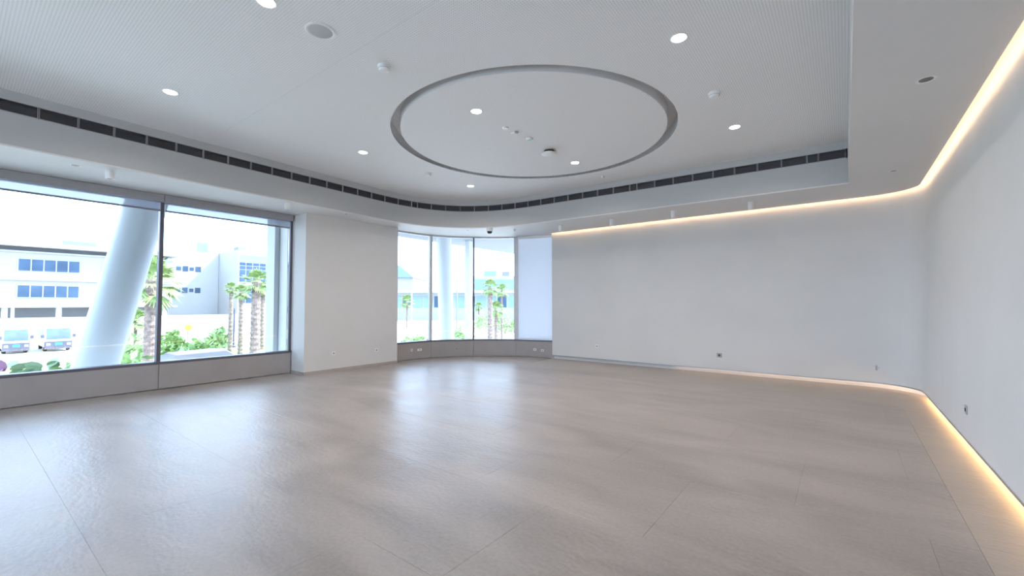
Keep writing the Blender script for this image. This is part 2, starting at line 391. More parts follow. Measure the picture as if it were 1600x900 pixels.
# ------------------------------------------------------------------ windows
w1 = struct(link('window_1', None)); w1.location = (XL - 0.08, 1.2, SILL)
def wpart(b, name, m, parent, smooth=False, bevel=0):
    o = b.build(name, m, None, smooth, bevel); o.parent = parent; o.matrix_parent_inverse = Matrix.Translation(-parent.location); return o
GX = XL - 0.10
wpart(MB().box((XL + 0.012, YW0, SILL), (GX - 0.05, YP0, SILL + 0.045)), 'sill_rail', 'frame', w1, bevel=0.003)
wpart(MB().box((XL - 0.04, YW0, HS - 0.13), (GX - 0.05, YP0, HS - 0.02)), 'head_rail', 'frame', w1, bevel=0.003)
for y in mull_y:
    wpart(MB().box((XL - 0.03, y - 0.028, SILL + 0.045), (GX - 0.05, y + 0.028, HS - 0.13)), 'mullion', 'frame', w1, bevel=0.003)
for a, c in zip(mull_y[:-1], mull_y[1:]):
    wpart(MB().box((GX - 0.006, a + 0.03, SILL + 0.045), (GX + 0.006, c - 0.03, HS - 0.13)), 'pane', 'glass', w1)
w2 = struct(link('window_2', None)); w2.location = (BAYP[2].x, BAYP[2].y, SILL)
wpart(MB().sweep(BN, lambda k: [(-0.012, SILL), (0.14, SILL), (0.14, SILL + 0.04), (-0.012, SILL + 0.04)]), 'sill_rail', 'frame', w2, True)
wpart(MB().sweep(BN, lambda k: [(0.05, HS - 0.035), (0.14, HS - 0.035), (0.14, HS), (0.05, HS)]), 'head_rail', 'framelight', w2, True)
for i in range(5):
    p, n = BN[min(i*10, len(BN)-1)]; t = Vector((-n[1], n[0])); p = Vector(p); n = Vector(n)
    hw = (0.03, 0.035, 0.020, 0.060, 0.04)[i]
    vs = []
    for z in (SILL + 0.04, HS - 0.035):
        for d, s in ((0.03, -1), (0.03, 1), (0.15, 1), (0.15, -1)): q = p + n*d + t*hw*s; vs.append((q.x, q.y, z))
    wpart(MB().add(vs, [(0,1,2,3),(4,5,6,7),(0,1,5,4),(1,2,6,5),(2,3,7,6),(3,0,4,7)]), 'mullion', 'frame' if i in (2,) else 'framelight', w2)
for i in range(4):
    wpart(MB().sweep(sub(i, 0.03), lambda k: [(0.09, SILL + 0.04), (0.102, SILL + 0.04), (0.102, HS - 0.035), (0.09, HS - 0.035)]), 'pane', 'glass', w2, True)

w3 = struct(link('added_window', None)); w3.location = ((FX0 + FX1)/2, YB - 0.12, SILL)  # added window, out of view, brightens the far wall with daylight
wpart(MB().box((FX0, YB - 0.06, SILL), (FX1, YB - 0.18, SILL + 0.05)), 'sill_rail', 'frame', w3)
wpart(MB().box((FX0, YB - 0.06, HS - 0.11), (FX1, YB - 0.18, HS - 0.05)), 'head_rail', 'frame', w3)
for k in range(5):
    x = FX0 + (FX1 - FX0) * k / 4
    wpart(MB().box((x - 0.03, YB - 0.06, SILL + 0.05), (x + 0.03, YB - 0.18, HS - 0.11)), 'mullion', 'frame', w3)
    if k < 4: wpart(MB().box((x + 0.03, YB - 0.115, SILL + 0.05), (x + (FX1 - FX0)/4 - 0.03, YB - 0.125, HS - 0.11)), 'pane', 'glass', w3)

# roller blinds
def roller(y0, y1, drop, label, k):
    o = thing('roller_blind', label, 'blind', (XL - 0.0, (y0 + y1)/2, HS - 0.13), group='roller blinds of the straight window')
    h = (y1 - y0)/2
    MB().box((0.07, -h, 0.0), (-0.045, h, 0.125)).build('cassette', 'cassette', o, bevel=0.006)
    MB().box((-0.022, -h + 0.03, -drop), (-0.0245, h - 0.03, 0.01)).build('screen_fabric', 'screen', o)
    MB().box((-0.015, -h + 0.03, -drop - 0.028), (-0.032, h - 0.03, -drop)).build('hem_bar', 'hem', o, bevel=0.004)
roller(mull_y[3] + 0.002, mull_y[4] - 0.002, 0.125, 'grey mesh roller blind above the pane with the slanting column', 0)
roller(mull_y[4] + 0.002, mull_y[5] - 0.02, 0.125, 'grey mesh roller blind above the pane beside the white pier', 1)
o = thing('roller_blind', 'white blind drawn fully down over the last bay pane by the far wall', 'blind', (0, 0, 0))
s3 = sub(3, 0.05)
MB().sweep(s3, lambda k: [(0.035, SILL + 0.07), (0.0375, SILL + 0.07), (0.0375, HS - 0.06), (0.035, HS - 0.06)]).build('blind_fabric', 'blindwhite', o, True)
MB().sweep(s3, lambda k: [(0.028, SILL + 0.045), (0.044, SILL + 0.045), (0.044, SILL + 0.072), (0.028, SILL + 0.072)]).build('hem_bar', 'plastic', o, True)
MB().sweep(s3, lambda k: [(0.0, HS - 0.075), (0.05, HS - 0.075), (0.05, HS - 0.003), (0.0, HS - 0.003)]).build('cassette', 'plastic', o, True)

# ------------------------------------------------------------------ ceiling
def bez(a, c, d, n): return [a*(1-t)**2 + c*2*t*(1-t) + d*t*t for t in [k/n for k in range(n+1)]]
V2 = lambda x, y: Vector((x, y))
open_pts = [V2(-7.46, YB + 0.001), V2(-7.76, 0.0), V2(-7.88, 2.0), V2(-8.0, 4.0)] + bez(V2(-8.09, 5.7), V2(-8.22, 8.22), V2(-5.6, 8.27), 22) + [V2(-4, 8.33), V2(-2, 8.38), V2(0.08, 8.44)]
OPEN = normals2d([tuple(p) for p in open_pts], left=True)   # outward = away from the opening
CC, CR1, CR0 = V2(-3.77, 5.42), 2.10, 1.965
ceiling = struct(MB().box((XL - 0.3, YB - 0.3, 4.15), (XR + 0.5, 10.4, 4.35)).build('ceiling', 'backing'))
NCI = 96
circ = [V2(CC.x + CR1*math.cos(2*math.pi*k/NCI), CC.y + CR1*math.sin(2*math.pi*k/NCI)) for k in range(NCI)]
outer = [tuple(p) for p in open_pts] + [(0.08, YB + 0.001)]
t = tessellate_polygon([[Vector((p[0], p[1], 0)) for p in outer], [Vector((p.x, p.y, 0)) for p in reversed(circ)]])
allp = outer + [tuple(p) for p in reversed(circ)]
split_cells((allp, [tuple(f) for f in t]), None, [-2.8, -0.2, 2.42], 0.002, HC, 0.05, 1, 'ceiling_panel', 'ceiling', ceiling, lambda r: [-4.05] if r < 3 else [])
cdisc = [(CC.x + CR0*math.cos(2*math.pi*k/NCI), CC.y + CR0*math.sin(2*math.pi*k/NCI)) for k in range(NCI)]
dpt = MB().lathe([(CR0, 0.0), (CR0, 0.17)], n=NCI)
dp = MB().lathe([(CR0 - 0.006, 0), (CR0 - 0.006, 0.02)], n=NCI).build('ceiling_disc', 'ceiling', ceiling, smooth=True); dp.location = (CC.x, CC.y, HC)
dr = MB().lathe([(CR0 - 0.007, 0.0), (CR0, 0.004), (CR0, 0.172), (CR0 - 0.007, 0.172), (CR0 - 0.007, 0.0)], n=NCI, caps=False).build('disc_rim', 'soffit', dp, smooth=True)
gr = MB()
ring = normals2d([(CR1*math.cos(2*math.pi*k/NCI), CR1*math.sin(2*math.pi*k/NCI)) for k in range(NCI+1)], left=False)
ring[0] = (ring[0][0], (1, 0)); ring[-1] = (ring[-1][0], (1, 0))
gr.sweep(ring, lambda k: [(0, 0.003), (0.03, 0.003), (0.03, 0.175), (-0.20, 0.175), (-0.20, 0.172), (0, 0.172)], ends=False)
g = gr.build('recess_ring', 'soffit', ceiling, smooth=True); g.location = (CC.x, CC.y, HC)

# soffit: ring between the walls and the opening
SLOT = 0.085
cin = [(p[0] + n[0]*(LEAN[i] - SLOT), p[1] + n[1]*(LEAN[i] - SLOT)) for i, (p, n) in enumerate(COVE)]
so = [(XL - 0.02, YB)] + [tuple(p) for p in (open_pts)] + [(0.08, YB)]
sof_in = [tuple(p) for p in open_pts] + [(0.08, YB)]
sof_out = [(0.08 + 0.001, YB)] + list(reversed(cin))[0:0]
loop = [(XL, YB)] + [(open_pts[0].x, YB)] + [tuple(p) for p in open_pts[1:]] + [(0.08, YB)] + list(reversed(cin)) + [(-6.15, YF - SLOT)][0:0]
loop += [(-6.15, YF + 0.02)] + [tuple(p) for p in reversed(BAY[:-1])] + [(XP - 0.2, YP1), (XP - 0.2, YP0), (XL - 0.02, YP0), (XL - 0.02, YB)]
poly_prism('soffit', loop[1:], HS, HS + 0.02, 'soffit', ceiling)
ZG0, ZG1 = 3.705, 3.855
MB().sweep(OPEN, lambda i: [(0, HS + 0.02), (0.02, HS + 0.02), (0.02, ZG0), (0.0, ZG0)]).build('fascia', 'fascia', ceiling, smooth=True)
MB().box((0.08, 8.44, HS + 0.02), (0.10, YB, HC + 0.06)).build('fascia', 'fascia', ceiling)
MB().sweep(OPEN, lambda i: [(0, ZG1), (0.02, ZG1), (0.02, HC + 0.05), (0.0, HC + 0.05)]).build('fascia', 'fascia', ceiling, smooth=True)
MB().sweep(OPEN, lambda i: [(0.02, ZG0 - 0.02), (0.16, ZG0 - 0.02), (0.16, ZG1 + 0.02), (0.02, ZG1 + 0.02), (0.02, ZG1), (0.14, ZG1), (0.14, ZG0), (0.02, ZG0)]).build('duct_recess', 'dark', ceiling, smooth=True)
# closing boards above the light cove
MB().sweep(COVE, lambda i: [(LEAN[i] + 0.02, HS + 0.16), (LEAN[i] + 0.02, HS + 0.18), (LEAN[i] - SLOT - 0.14, HS + 0.18), (LEAN[i] - SLOT - 0.14, HS + 0.02), (LEAN[i] - SLOT - 0.12, HS + 0.02), (LEAN[i] - SLOT - 0.12, HS + 0.16)]).build('cove_box', 'soffit', ceiling, smooth=True)
led = MB().sweep(COVE, lambda i: [(LEAN[i] - SLOT - 0.012, HS + 0.02), (LEAN[i] - SLOT - 0.002, HS + 0.02), (LEAN[i] - SLOT - 0.002, HS + 0.045), (LEAN[i] - SLOT - 0.012, HS + 0.045)]).build('cove_light', 'ledtop', smooth=True)
tag(led, 'warm light strip in the ceiling slot along the far and right walls', 'strip light')
i0 = 18
bl = thing('base_light', 'warm light strip hidden under the foot of the right wall', 'strip light', (0, 0, 0))
MB().sweep(COVE[i0:], lambda i: [(0.088, 0.022), (0.096, 0.022), (0.096, 0.058), (0.088, 0.058)]).build('strip', 'ledbase', bl, smooth=True)
MB().sweep(COVE[3:20], lambda i: [(0.078 - min(1, (i + 0.2) / 7) * 0.014, GAP - 0.008), (0.078, GAP - 0.008), (0.078, GAP - 0.002), (0.078 - min(1, (i + 0.2) / 7) * 0.014, GAP - 0.002)]).build('strip', 'leddim', bl, smooth=True)

# linear air grille
ag = thing('air_grille', 'dark slotted air grille running round the ceiling fascia', 'air grille', (0, 0, 0))
fine = []
for a, c in zip(open_pts[:-1], open_pts[1:]):
    n = max(1, int((c - a).length / 0.02))
    for k in range(n): fine.append(a.lerp(c, k/n))
fine.append(open_pts[-1])
acc = [0.0]
for a, c in zip(fine[:-1], fine[1:]): acc.append(acc[-1] + (c - a).length)
tot = acc[-1]
def at_s(s):
    import bisect
    i = min(max(bisect.bisect_left(acc, s), 1), len(acc)-1); f = (s - acc[i-1]) / (acc[i] - acc[i-1]); return fine[i-1].lerp(fine[i], f)
cuts = [tot - 0.02]
k = 0
while cuts[-1] > 0.4:
    k += 1; cuts.append(cuts[-1] - (0.15 if k in (2, 11, 27) else 0.352))
cuts = cuts[::-1]
for s0, s1 in zip(cuts[:-1], cuts[1:]):
    pts = [tuple(at_s(s0 + 0.004 + (s1 - s0 - 0.008) * q / 4)) for q in range(5)]
    N = normals2d(pts, left=True); b = MB()
    ns = 9
    for j in range(ns):
        z = ZG0 + 0.016 + (ZG1 - ZG0 - 0.03) * j / (ns - 1)
        b.sweep(N, lambda i: [(0.006, z - 0.003), (0.028, z + 0.004), (0.028, z + 0.007), (0.006, z)])
    gp = b.build('grille_panel', 'slat', ag)
    fb = MB().sweep(N, lambda i: [(-0.004, ZG0), (0.012, ZG0), (0.012, ZG0 + 0.010), (-0.004, ZG0 + 0.010)]).sweep(N, lambda i: [(0.0, ZG1 - 0.006), (0.012, ZG1 - 0.006), (0.012, ZG1), (0.0, ZG1)])
    for q in (0, 1):
        e = N[:2] if q == 0 else N[-2:]; p0, n0 = e[0] if q == 0 else e[1]
        tt = Vector((n0[1], -n0[0])) * (1 if q == 0 else -1); p1 = Vector(p0) + tt * 0.006
        fb.sweep([(p0, n0), (tuple(p1), n0)], lambda i: [(0.0, ZG0), (0.02, ZG0), (0.02, ZG1), (0.0, ZG1)])
    fb.build('panel_frame', 'grframe', gp)

# ------------------------------------------------------------------ ceiling fittings
def downlight(x, y, label, z=HC, lit=True):
    o = thing('downlight', label, 'downlight', (x, y, z), group='recessed downlights')
    MB().lathe([(0.066, 0.0), (0.076, -0.004), (0.082, -0.002), (0.082, 0.004), (0.066, 0.004)], n=36).build('trim_ring', 'plastic', o, True)
    MB().lathe([(0.0, -0.0015), (0.066, -0.0015), (0.066, 0.003)], n=36).build('lens', 'lens', o)
    l = bpy.data.lights.new('lamp', 'AREA'); l.shape = 'DISK'; l.size = 0.12; l.energy = DOWN_W; l.color = (1, 0.89, 0.79); l.spread = R(150)
    lo = link('lamp', l, o); lo.location = (0, 0, -0.006)
    return o
gx = (-6.34, -3.79, -1.20); gy = (1.56, 4.17, 6.80)
DL = {(0,0): 'round lit downlight nearest the slanting column window', (1,0): 'round lit downlight cut by the top edge beside the loudspeaker',
      (0,1): 'round lit downlight left of the ceiling circle above the pier', (1,1): 'larger looking lit downlight inside the ceiling circle', (2,1): 'biggest looking lit downlight between circle and right soffit',
      (0,2): 'lit downlight farthest away above the bay window', (1,2): 'smaller looking lit downlight inside the circle near its far rim', (2,2): 'lit downlight right of the ceiling circle above the far wall'}
for i, x in enumerate(gx):
    for j, y in enumerate(gy):
        if (i, j) in DL: downlight(x, y, DL[(i, j)])
o = thing('ceiling_speaker', 'round white ceiling loudspeaker with grey mesh face', 'loudspeaker', (-3.80, 2.04, HC))
MB().lathe([(0.105, 0.0), (0.105, -0.006), (0.120, -0.010), (0.135, -0.004), (0.135, 0.001)], n=40).build('bezel', 'plastic', o, True)
MB().lathe([(0.0, -0.014), (0.06, -0.013), (0.105, -0.006), (0.105, 0.0)], n=40).build('mesh_face', 'mesh', o, True)
def detector(x, y, s, label):
    o = thing('smoke_detector', label, 'smoke detector', (x, y, HC), group='smoke detectors on the raised ceiling')
    MB().lathe([(0.055*s, 0.0), (0.055*s, -0.018*s), (0.05*s, -0.022*s)], n=28).build('base', 'plastic', o, True)
    h = MB().lathe([(0.048*s, -0.020*s), (0.048*s, -0.034*s), (0.040*s, -0.046*s), (0.028*s, -0.050*s), (0.0, -0.051*s)], n=28).build('head', 'plastic', o, True)
    MB().lathe([(0.0485*s, -0.027*s), (0.0495*s, -0.029*s), (0.0485*s, -0.031*s)], n=28).build('vent_slot', 'greyplastic', h, True)
detector(-3.83, 2.76, 1.2, 'white smoke detector between the loudspeaker and the ceiling circle')
detector(-1.19, 5.53, 1.2, 'white smoke detector right of the ceiling circle')
detector(-6.35, 5.62, 1.15, 'white smoke detector between the circle and the pier')
detector(-3.76, 7.86, 0.75, 'small white detector just beyond the far rim of the circle')
o = tag(MB().lathe([(0.045, 0), (0.045, -0.012), (0.038, -0.02), (0.0, -0.02)], n=28).build('blank_cover', 'plastic', None, True), 'small round white cap in the circle, nearest the big downlight', 'cover'); o.location = (-3.81, 4.81, HC)
o = thing('motion_sensor', 'small white sensor with a bracket arm inside the circle', 'sensor', (-3.77, 5.02, HC))
MB().lathe([(0.03, 0), (0.03, -0.02), (0.02, -0.03), (0.0, -0.03)], n=24).build('body', 'greyplastic', o, True)
MB().box((-0.10, -0.012, -0.014), (-0.02, 0.012, 0.0)).build('arm', 'plastic', o, bevel=0.004)
o = thing('indicator_sensor', 'round white sensor with pale green lens inside the circle', 'sensor', (-3.78, 5.36, HC))
MB().lathe([(0.055, 0), (0.055, -0.010), (0.045, -0.022), (0.030, -0.022)], n=28).build('body', 'plastic', o, True)
MB().lathe([(0.030, -0.021), (0.022, -0.028), (0.0, -0.030)], n=20).build('lens', 'green', o, True)
o = thing('access_point', 'white domed wireless access point on a black mount in the circle', 'access point', (-3.83, 6.0, HC))
MB().lathe([(0.085, 0), (0.095, -0.030), (0.09, -0.045)], n=36).build('mount', 'blackplastic', o, True)
MB().lathe([(0.118, -0.040), (0.124, -0.052), (0.118, -0.066), (0.09, -0.078), (0.04, -0.084), (0.0, -0.085)], n=40).build('dome', 'plastic', o, True)
# surface spots on the soffit
def spot(px, py, label, h=0.145, r=0.048):
    p = pix(px, py, Z=HS)
    o = thing('surface_spotlight', label, 'spotlight', (p.x, p.y, HS), group='surface mounted cylinder spotlights')
    MB().lathe([(r, 0.0), (r, -h + 0.004), (r - 0.004, -h), (r - 0.012, -h), (r - 0.012, -h + 0.012), (0.0, -h + 0.014)], n=28).build('housing', 'plastic', o, True)
    MB().lathe([(0.0, -h + 0.010), (r - 0.013, -h + 0.010), (r - 0.013, -h + 0.016)], n=24).build('lens', 'deadlens', o)
spot(172, 266, 'white cylinder spotlight over the pane with the slanting column', 0.125, 0.050)
spot(449, 317, 'white cylinder spotlight beside the pier corner', 0.125, 0.045)
spot(876, 352, 'white cylinder spotlight at the left end of the far wall')
spot(956, 342.5, 'second white cylinder spotlight from the bay along the far wall')
spot(1052, 329.5, 'third white cylinder spotlight from the bay along the far wall')
spot(1173, 315.5, 'white cylinder spotlight nearest the right end of the far fascia')
def dead(px, py, label, s=1.0):
    p = pix(px, py, Z=HS); o = thing('unlit_downlight', label, 'downlight', (p.x, p.y, HS), group='unlit recessed lights in the soffit')
    MB().lathe([(0.045*s, 0.0005), (0.055*s, -0.004), (0.066*s, -0.002), (0.066*s, 0.001)], n=30).build('trim_ring', 'plastic', o, True)
    MB().lathe([(0.0, -0.0012), (0.046*s, -0.0012), (0.046*s, 0.0005)], n=30).build('dark_lens', 'deadlens', o)
dead(1447, 124.5, 'unlit recessed downlight in the right soffit nearest the camera')
dead(1396, 267, 'unlit recessed downlight in the right soffit near the corner', 0.8)
dead(118, 258.5, 'unlit recessed downlight in the soffit over the big window', 0.9)
dead(541, 334.5, 'unlit recessed downlight in the soffit above the pier', 0.8)
dead(731, 359.5, 'unlit recessed downlight above the bay window left of the camera', 0.8)
o = thing('security_camera', 'small white dome camera with black eye hanging above the bay', 'camera', tuple(pix(765, 357, Z=HS)))
MB().lathe([(0.085, 0.0), (0.085, -0.06), (0.078, -0.075)], n=32).build('housing', 'plastic', o, True)
MB().lathe([(0.068, -0.072), (0.062, -0.10), (0.042, -0.128), (0.0, -0.138)], n=28).build('dome', 'blackplastic', o, True)
p = pix(804, 358, Z=HS)
o = thing('sprinkler', 'tiny white sprinkler head right of the dome camera', 'sprinkler', tuple(p))
MB().lathe([(0.035, 0.0), (0.035, -0.006), (0.018, -0.012), (0.012, -0.04), (0.0, -0.04)], n=20).build('body', 'plastic', o, True)
MB().lathe([(0.03, -0.045), (0.03, -0.048), (0.0, -0.048)], n=20).build('deflector', 'greyplastic', o, True)

# ------------------------------------------------------------------ outlets
def outlet(p, n, label, m='plastic', w=0.086, inner='greyplastic'):
    n = Vector((n[0], n[1], 0)); t = Vector((0, 0, 1)).cross(n)
    o = thing('wall_outlet', label, 'outlet', tuple(p), math.atan2(n.y, n.x), group='wall outlets')
    pl = MB().box((0.0, -w/2, -0.043), (0.010, w/2, 0.043)).build('plate', m, o, bevel=0.003)
    MB().lathe([(0.0, 0.0105), (0.021, 0.0105), (0.021, 0.014), (0.017, 0.014), (0.016, 0.0115), (0.0, 0.0115)], n=24, ax='X').build('socket', inner, o, True)
    for s in (-1, 1):
        MB().lathe([(0.0, 0.0112), (0.003, 0.0112), (0.003, 0.0125), (0.0, 0.0125)], c=(0, s*0.008, 0), n=10, ax='X').build('pin_hole', 'blackplastic', o)
outlet(pix(521, 552, X=XP), (1, 0), 'white outlet on the pier nearer the big window')
outlet(pix(588, 547, X=XP), (1, 0), 'white outlet on the pier nearer the bay')
outlet(pix(933, 541, Y=YF), (0, -1), 'pale outlet on the far wall nearest the bay')
outlet(pix(1124, 555, Y=YF), (0, -1), 'grey outlet in the middle of the far wall', 'greyplastic', 0.10, 'blackplastic')
outlet(pix(1375, 575, Y=YF) , (0, -1), 'grey outlet on the far wall near the curved corner', 'greyplastic', 0.12, 'blackplastic')
p = pix(1508, 640, X=XR); outlet((XR + LEAN[-1] * (p.z - GAP) / (HS - GAP), p.y, p.z), (-1, 0), 'grey outlet on the right wall', 'greyplastic', 0.086, 'blackplastic')
def bay_box(px, py, label, w, m):
    best = None
    for p, n in BN:
        d = Vector((p[0], p[1], EYE)); 
        q = (Vector((p[0], p[1], 0.2)) - Vector((0, 0, EYE))); x = 800 + F * q.dot(RT) / q.dot(FW)
        if best is None or abs(x - px) < best[0]: best = (abs(x - px), p, n)
    _, p, n = best; z = pix(px, py, D=(Vector((p[0], p[1], 0.2)) - Vector((0, 0, EYE))).dot(FW)).z
    o = thing('floor_box', label, 'outlet', (p[0] - n[0]*0.011, p[1] - n[1]*0.011, z), math.atan2(-n[1], -n[0]), group='small outlets on the bay sill panels')
    MB().box((0, -w/2, -0.03), (0.012, w/2, 0.03)).build('plate', m, o, bevel=0.003)
    MB().box((0.012, -0.014, -0.010), (0.016, 0.014, 0.010)).build('socket', 'blackplastic', o)
bay_box(642, 547, 'small round looking white outlet left on the first bay sill panel', 0.06, 'plastic')
bay_box(652, 546.5, 'wider white outlet right on the first bay sill panel', 0.13, 'plastic')
bay_box(716, 544.5, 'grey outlet on the second bay sill panel', 0.08, 'greyplastic')
bay_box(839, 546, 'pale outlet left on the sill panel under the drawn blind', 0.08, 'plastic')
bay_box(850, 547.5, 'pale outlet right on the sill panel under the drawn blind', 0.08, 'plastic')

# ------------------------------------------------------------------ outside: ground and our own facade
GZ = -2.0
ground = struct(MB().box((-260, -150, GZ - 0.5), (120, 260, GZ)).build('ground', 'ground'))
struct(MB().box((-43, -150, GZ + 0.0), (-36, 200, GZ + 0.02)).build('road', 'road'))
struct(MB().box((-34.5, -10, GZ), (-25, 16.5, GZ + 0.10)).build('lawn', 'lawn'))
struct(MB().box((-13.6, -8, GZ), (-11.6, 3.0, GZ + 0.45)).build('planting_bed', 'lawn'))
struct(MB().box((-12.0, YB - 2, 3.72), (XL - 0.26, 16.0, 4.12)).box((XL - 0.28, 10.2, 3.72), (2, 16, 4.12)).build('trim_1', mat('canopy_paint', (0.17, 0.185, 0.21), 0.6, noise=(0.8, 0.02))), None)
struct(MB().box((XL - 0.62, YP0 - 0.10, GZ), (XL - 1.0, YP1 + 0.05, 3.72)).build('wall_fin', 'column'))
def ext_column(pb, pt, X, r, label):
    a = pix(*pb, X=X); c = pix(*pt, X=X); d = (c - a) / (c.z - a.z)
    lo = a + d * (GZ - a.z); hi = a + d * (3.74 - a.z)
    o = thing('exterior_column', label, 'column', tuple(lo), group='outside columns')
    MB().tube((0, 0, 0), hi - lo, r, r, 40).build('shaft', 'column', o, True)
    MB().lathe([(r + 0.10, 0), (r + 0.10, 0.06), (r + 0.03, 0.10)], n=36).build('base_collar', 'column', o, True)
ext_column((151, 568), (226, 328), -11.0, 0.33, 'thick pale blue slanting column outside the big window')
ext_column((698, 530), (694, 385), -11.0, 0.26, 'thick pale blue column outside the bay window')
a = pix(732, 530, X=-10.9)
tag(MB().box((a.x - 0.10, a.y - 0.10, GZ), (a.x + 0.10, a.y + 0.10, 3.74)).build('exterior_post', 'column', None, bevel=0.01), 'slim pale post right of the column outside the bay', 'post')

# ------------------------------------------------------------------ outside: far buildings
def yX(px, X): return pix(px, 474, X=X).y
def zX(px, py, X): return pix(px, py, X=X).z
X1 = -80.0
bA = thing('office_building', 'white two row office block with a flat overhanging roof at far left', 'building', (X1, 0, GZ))
def P(b, name, m, parent): 
    o = b.build(name, m, None); o.parent = parent; o.matrix_parent_inverse = Matrix.Translation(-parent.location); return o
yA0, yA1 = -30.0, yX(269, X1)
P(MB().box((X1, yA0, 1.15), (X1 - 14, yA1, 7.9)), 'wall', 'extwarm', bA)
P(MB().box((X1 - 1.2, yA0, GZ), (X1 - 14, yA1, 1.15)), 'ground_storey', 'extgrey', bA)
P(MB().box((X1 - 0.8, yA0, 7.9), (X1 - 13, yA1 - 0.5, 8.45)), 'clerestory', 'extgrey', bA)
P(MB().box((X1 + 1.2, yA0 - 1, 8.42), (X1 - 14, yA1 + 0.6, 8.95)), 'roof', 'extwall', bA)
P(MB().box((X1 + 0.25, yA0, 4.3), (X1, yA1, 4.48)), 'ledge', 'extwall', bA)
P(MB().box((X1 + 0.25, yA0, 7.7), (X1, yA1, 7.9)), 'ledge', 'extwall', bA)
P(MB().box((X1 + 2.5, yA0, 0.95), (X1 - 0.5, yA1, 1.15)), 'porch_slab', 'extwall', bA)
P(MB().box((X1 - 4, yX(102, X1), 8.95), (X1 - 9, yX(158, X1) , 10.0)), 'rooftop_unit', 'extcyan', bA)
for y in (yX(5, X1), yX(88, X1), yX(170, X1), yX(250, X1)):
    P(MB().box((X1 + 2.3, y - 0.25, GZ), (X1 + 1.8, y + 0.25, 0.95)), 'post', 'extwall', bA)
for ya, yb in ((yX(25.5, X1), yX(123, X1)), (yX(158, X1), yX(229, X1)), (yX(25.5, X1) - 8.0, yX(25.5, X1) - 2.3)):
    for z0, z1 in ((5.46, 6.90), (2.22, 3.66)):
        w = P(MB().box((X1 + 0.06, ya - 0.08, z0 - 0.08), (X1 - 0.02, yb + 0.08, z1 + 0.08)), 'window', 'extwall', bA)
        n = 5; s = (yb - ya) / n
        for k in range(n):
            q = MB().box((X1 + 0.03, ya + s*k + 0.06, z0), (X1 + 0.08, ya + s*(k+1) - 0.06, z1)).build('pane', 'extglass', None)
            q.parent = w; q.matrix_parent_inverse = Matrix()
tag(MB().box((-58, -40, GZ), (-58.4, 22.0, 0.15)).build('boundary_wall', 'extwall'), 'long white boundary wall behind the parked vans', 'wall')
# middle block, with a recessed wall and a glazed wing
XM, XB_ = -95.0, -86.0
yM0, yM1 = yX(240, XM), yX(341, XM)
bM = thing('office_building', 'plain white middle block with rows of small slot windows', 'building', (XM, yM0, GZ))
hM = zX(341, 396, XM)
P(MB().box((XM, yM0 - 8, GZ), (XM - 14, yM1 - 0.05, hM)), 'wall', 'extwall', bM)
P(MB().box((XM - 1.0, yX(308, XM), hM), (XM - 6, yX(326, XM), hM + 1.9)), 'rooftop_room', 'extcyan', bM)
for y_, zz in ((0, zX(292, 420, XM)), (1, zX(292, 453.5, XM))):
    for pa, pb_, hh in ((274, 281.5, 0.45), (284, 292.5, 0.62), (295, 301.5, 0.4), (304, 312.5, 0.62)):
        P(MB().box((XM + 0.05, yX(pa, XM), zz - hh/1.3), (XM - 0.05, yX(pb_, XM), zz + hh/1.3)), 'window', 'extglass', bM)
yB0 = yX(371, XB_); yB1 = yX(470, XB_); hB = zX(371, 390, XB_)
bB = thing('glazed_building', 'white block with a large gridded glass front behind the palms', 'building', (XB_, yB0, GZ))
P(MB().box((XB_, yB0, GZ), (XM - 10, yB1, hB)), 'wall', 'extwall', bB)
zb = lambda py: zX(385, py, XB_)
cx = [yX(p, XB_) for p in (372.5, 383, 393.5, 404, 414.5, 424.5, 435)]
P(MB().box((XB_ + 0.04, cx[0], zb(410)), (XB_ - 0.1, cx[-1], zb(399))), 'pale_band', 'extcyan', bB)
fr = P(MB().box((XB_ + 0.03, cx[0], zb(441)), (XB_ - 0.1, cx[-1], zb(410))), 'curtain_wall', 'extwall', bB)
fr2 = P(MB().box((XB_ + 0.03, cx[0], zb(474)), (XB_ - 0.1, cx[-1], zb(450))), 'curtain_wall', 'extwall', bB)
def panes(fr, rows, cs):
    for a, c in zip(cs[:-1], cs[1:]):
        for r0, r1 in zip(rows[:-1], rows[1:]):
            q = MB().box((XB_ + 0.02, a + 0.07, zb(r1) + 0.06), (XB_ + 0.07, c - 0.07, zb(r0) - 0.06)).build('pane', 'extglass', None)
            q.parent = fr; q.matrix_parent_inverse = Matrix()
panes(fr, (410, 415.5, 421.5, 433, 441), cx); panes(fr2, (450, 464, 474), cx)
P(MB().box((XB_ - 3, yX(381, XB_), hB), (XB_ - 5, yX(394, XB_), hB + 0.9)), 'rooftop_unit', 'extgrey', bB)
# building seen through the bay
def block(px0, px1, D, z0, z1, depth, name, m, parent):
    a = pix(px0, 474, D=D); c = pix(px1, 474, D=D); n = Vector((FW.x, FW.y, 0)).normalized() * depth
    vs = [(q.x, q.y, z) for z in (z0, z1) for q in (a, c, c + n, a + n)]
    return P(MB().add(vs, [(0,1,2,3),(4,5,6,7),(0,1,5,4),(1,2,6,5),(2,3,7,6),(3,0,4,7)]), name, m, parent)
bC = thing('low_pavilion', 'long low pale building with a glazed strip seen through the bay', 'building', (-60, 75, GZ))
block(520, 900, 90, GZ, 3.6, 20, 'wall', 'extwall', bC)
block(510, 910, 88, 3.6, 4.1, 24, 'roof', 'extwall', bC)
for k in range(22):
    block(530 + k*16.5, 544 + k*16.5, 89.9, 0.6, 2.9, 0.3, 'window', 'extcyan' if k % 3 else 'extglass', bC)
bD = thing('upper_block', 'pale taller block with rooftop plant rooms behind the pavilion', 'building', (-70, 110, GZ))
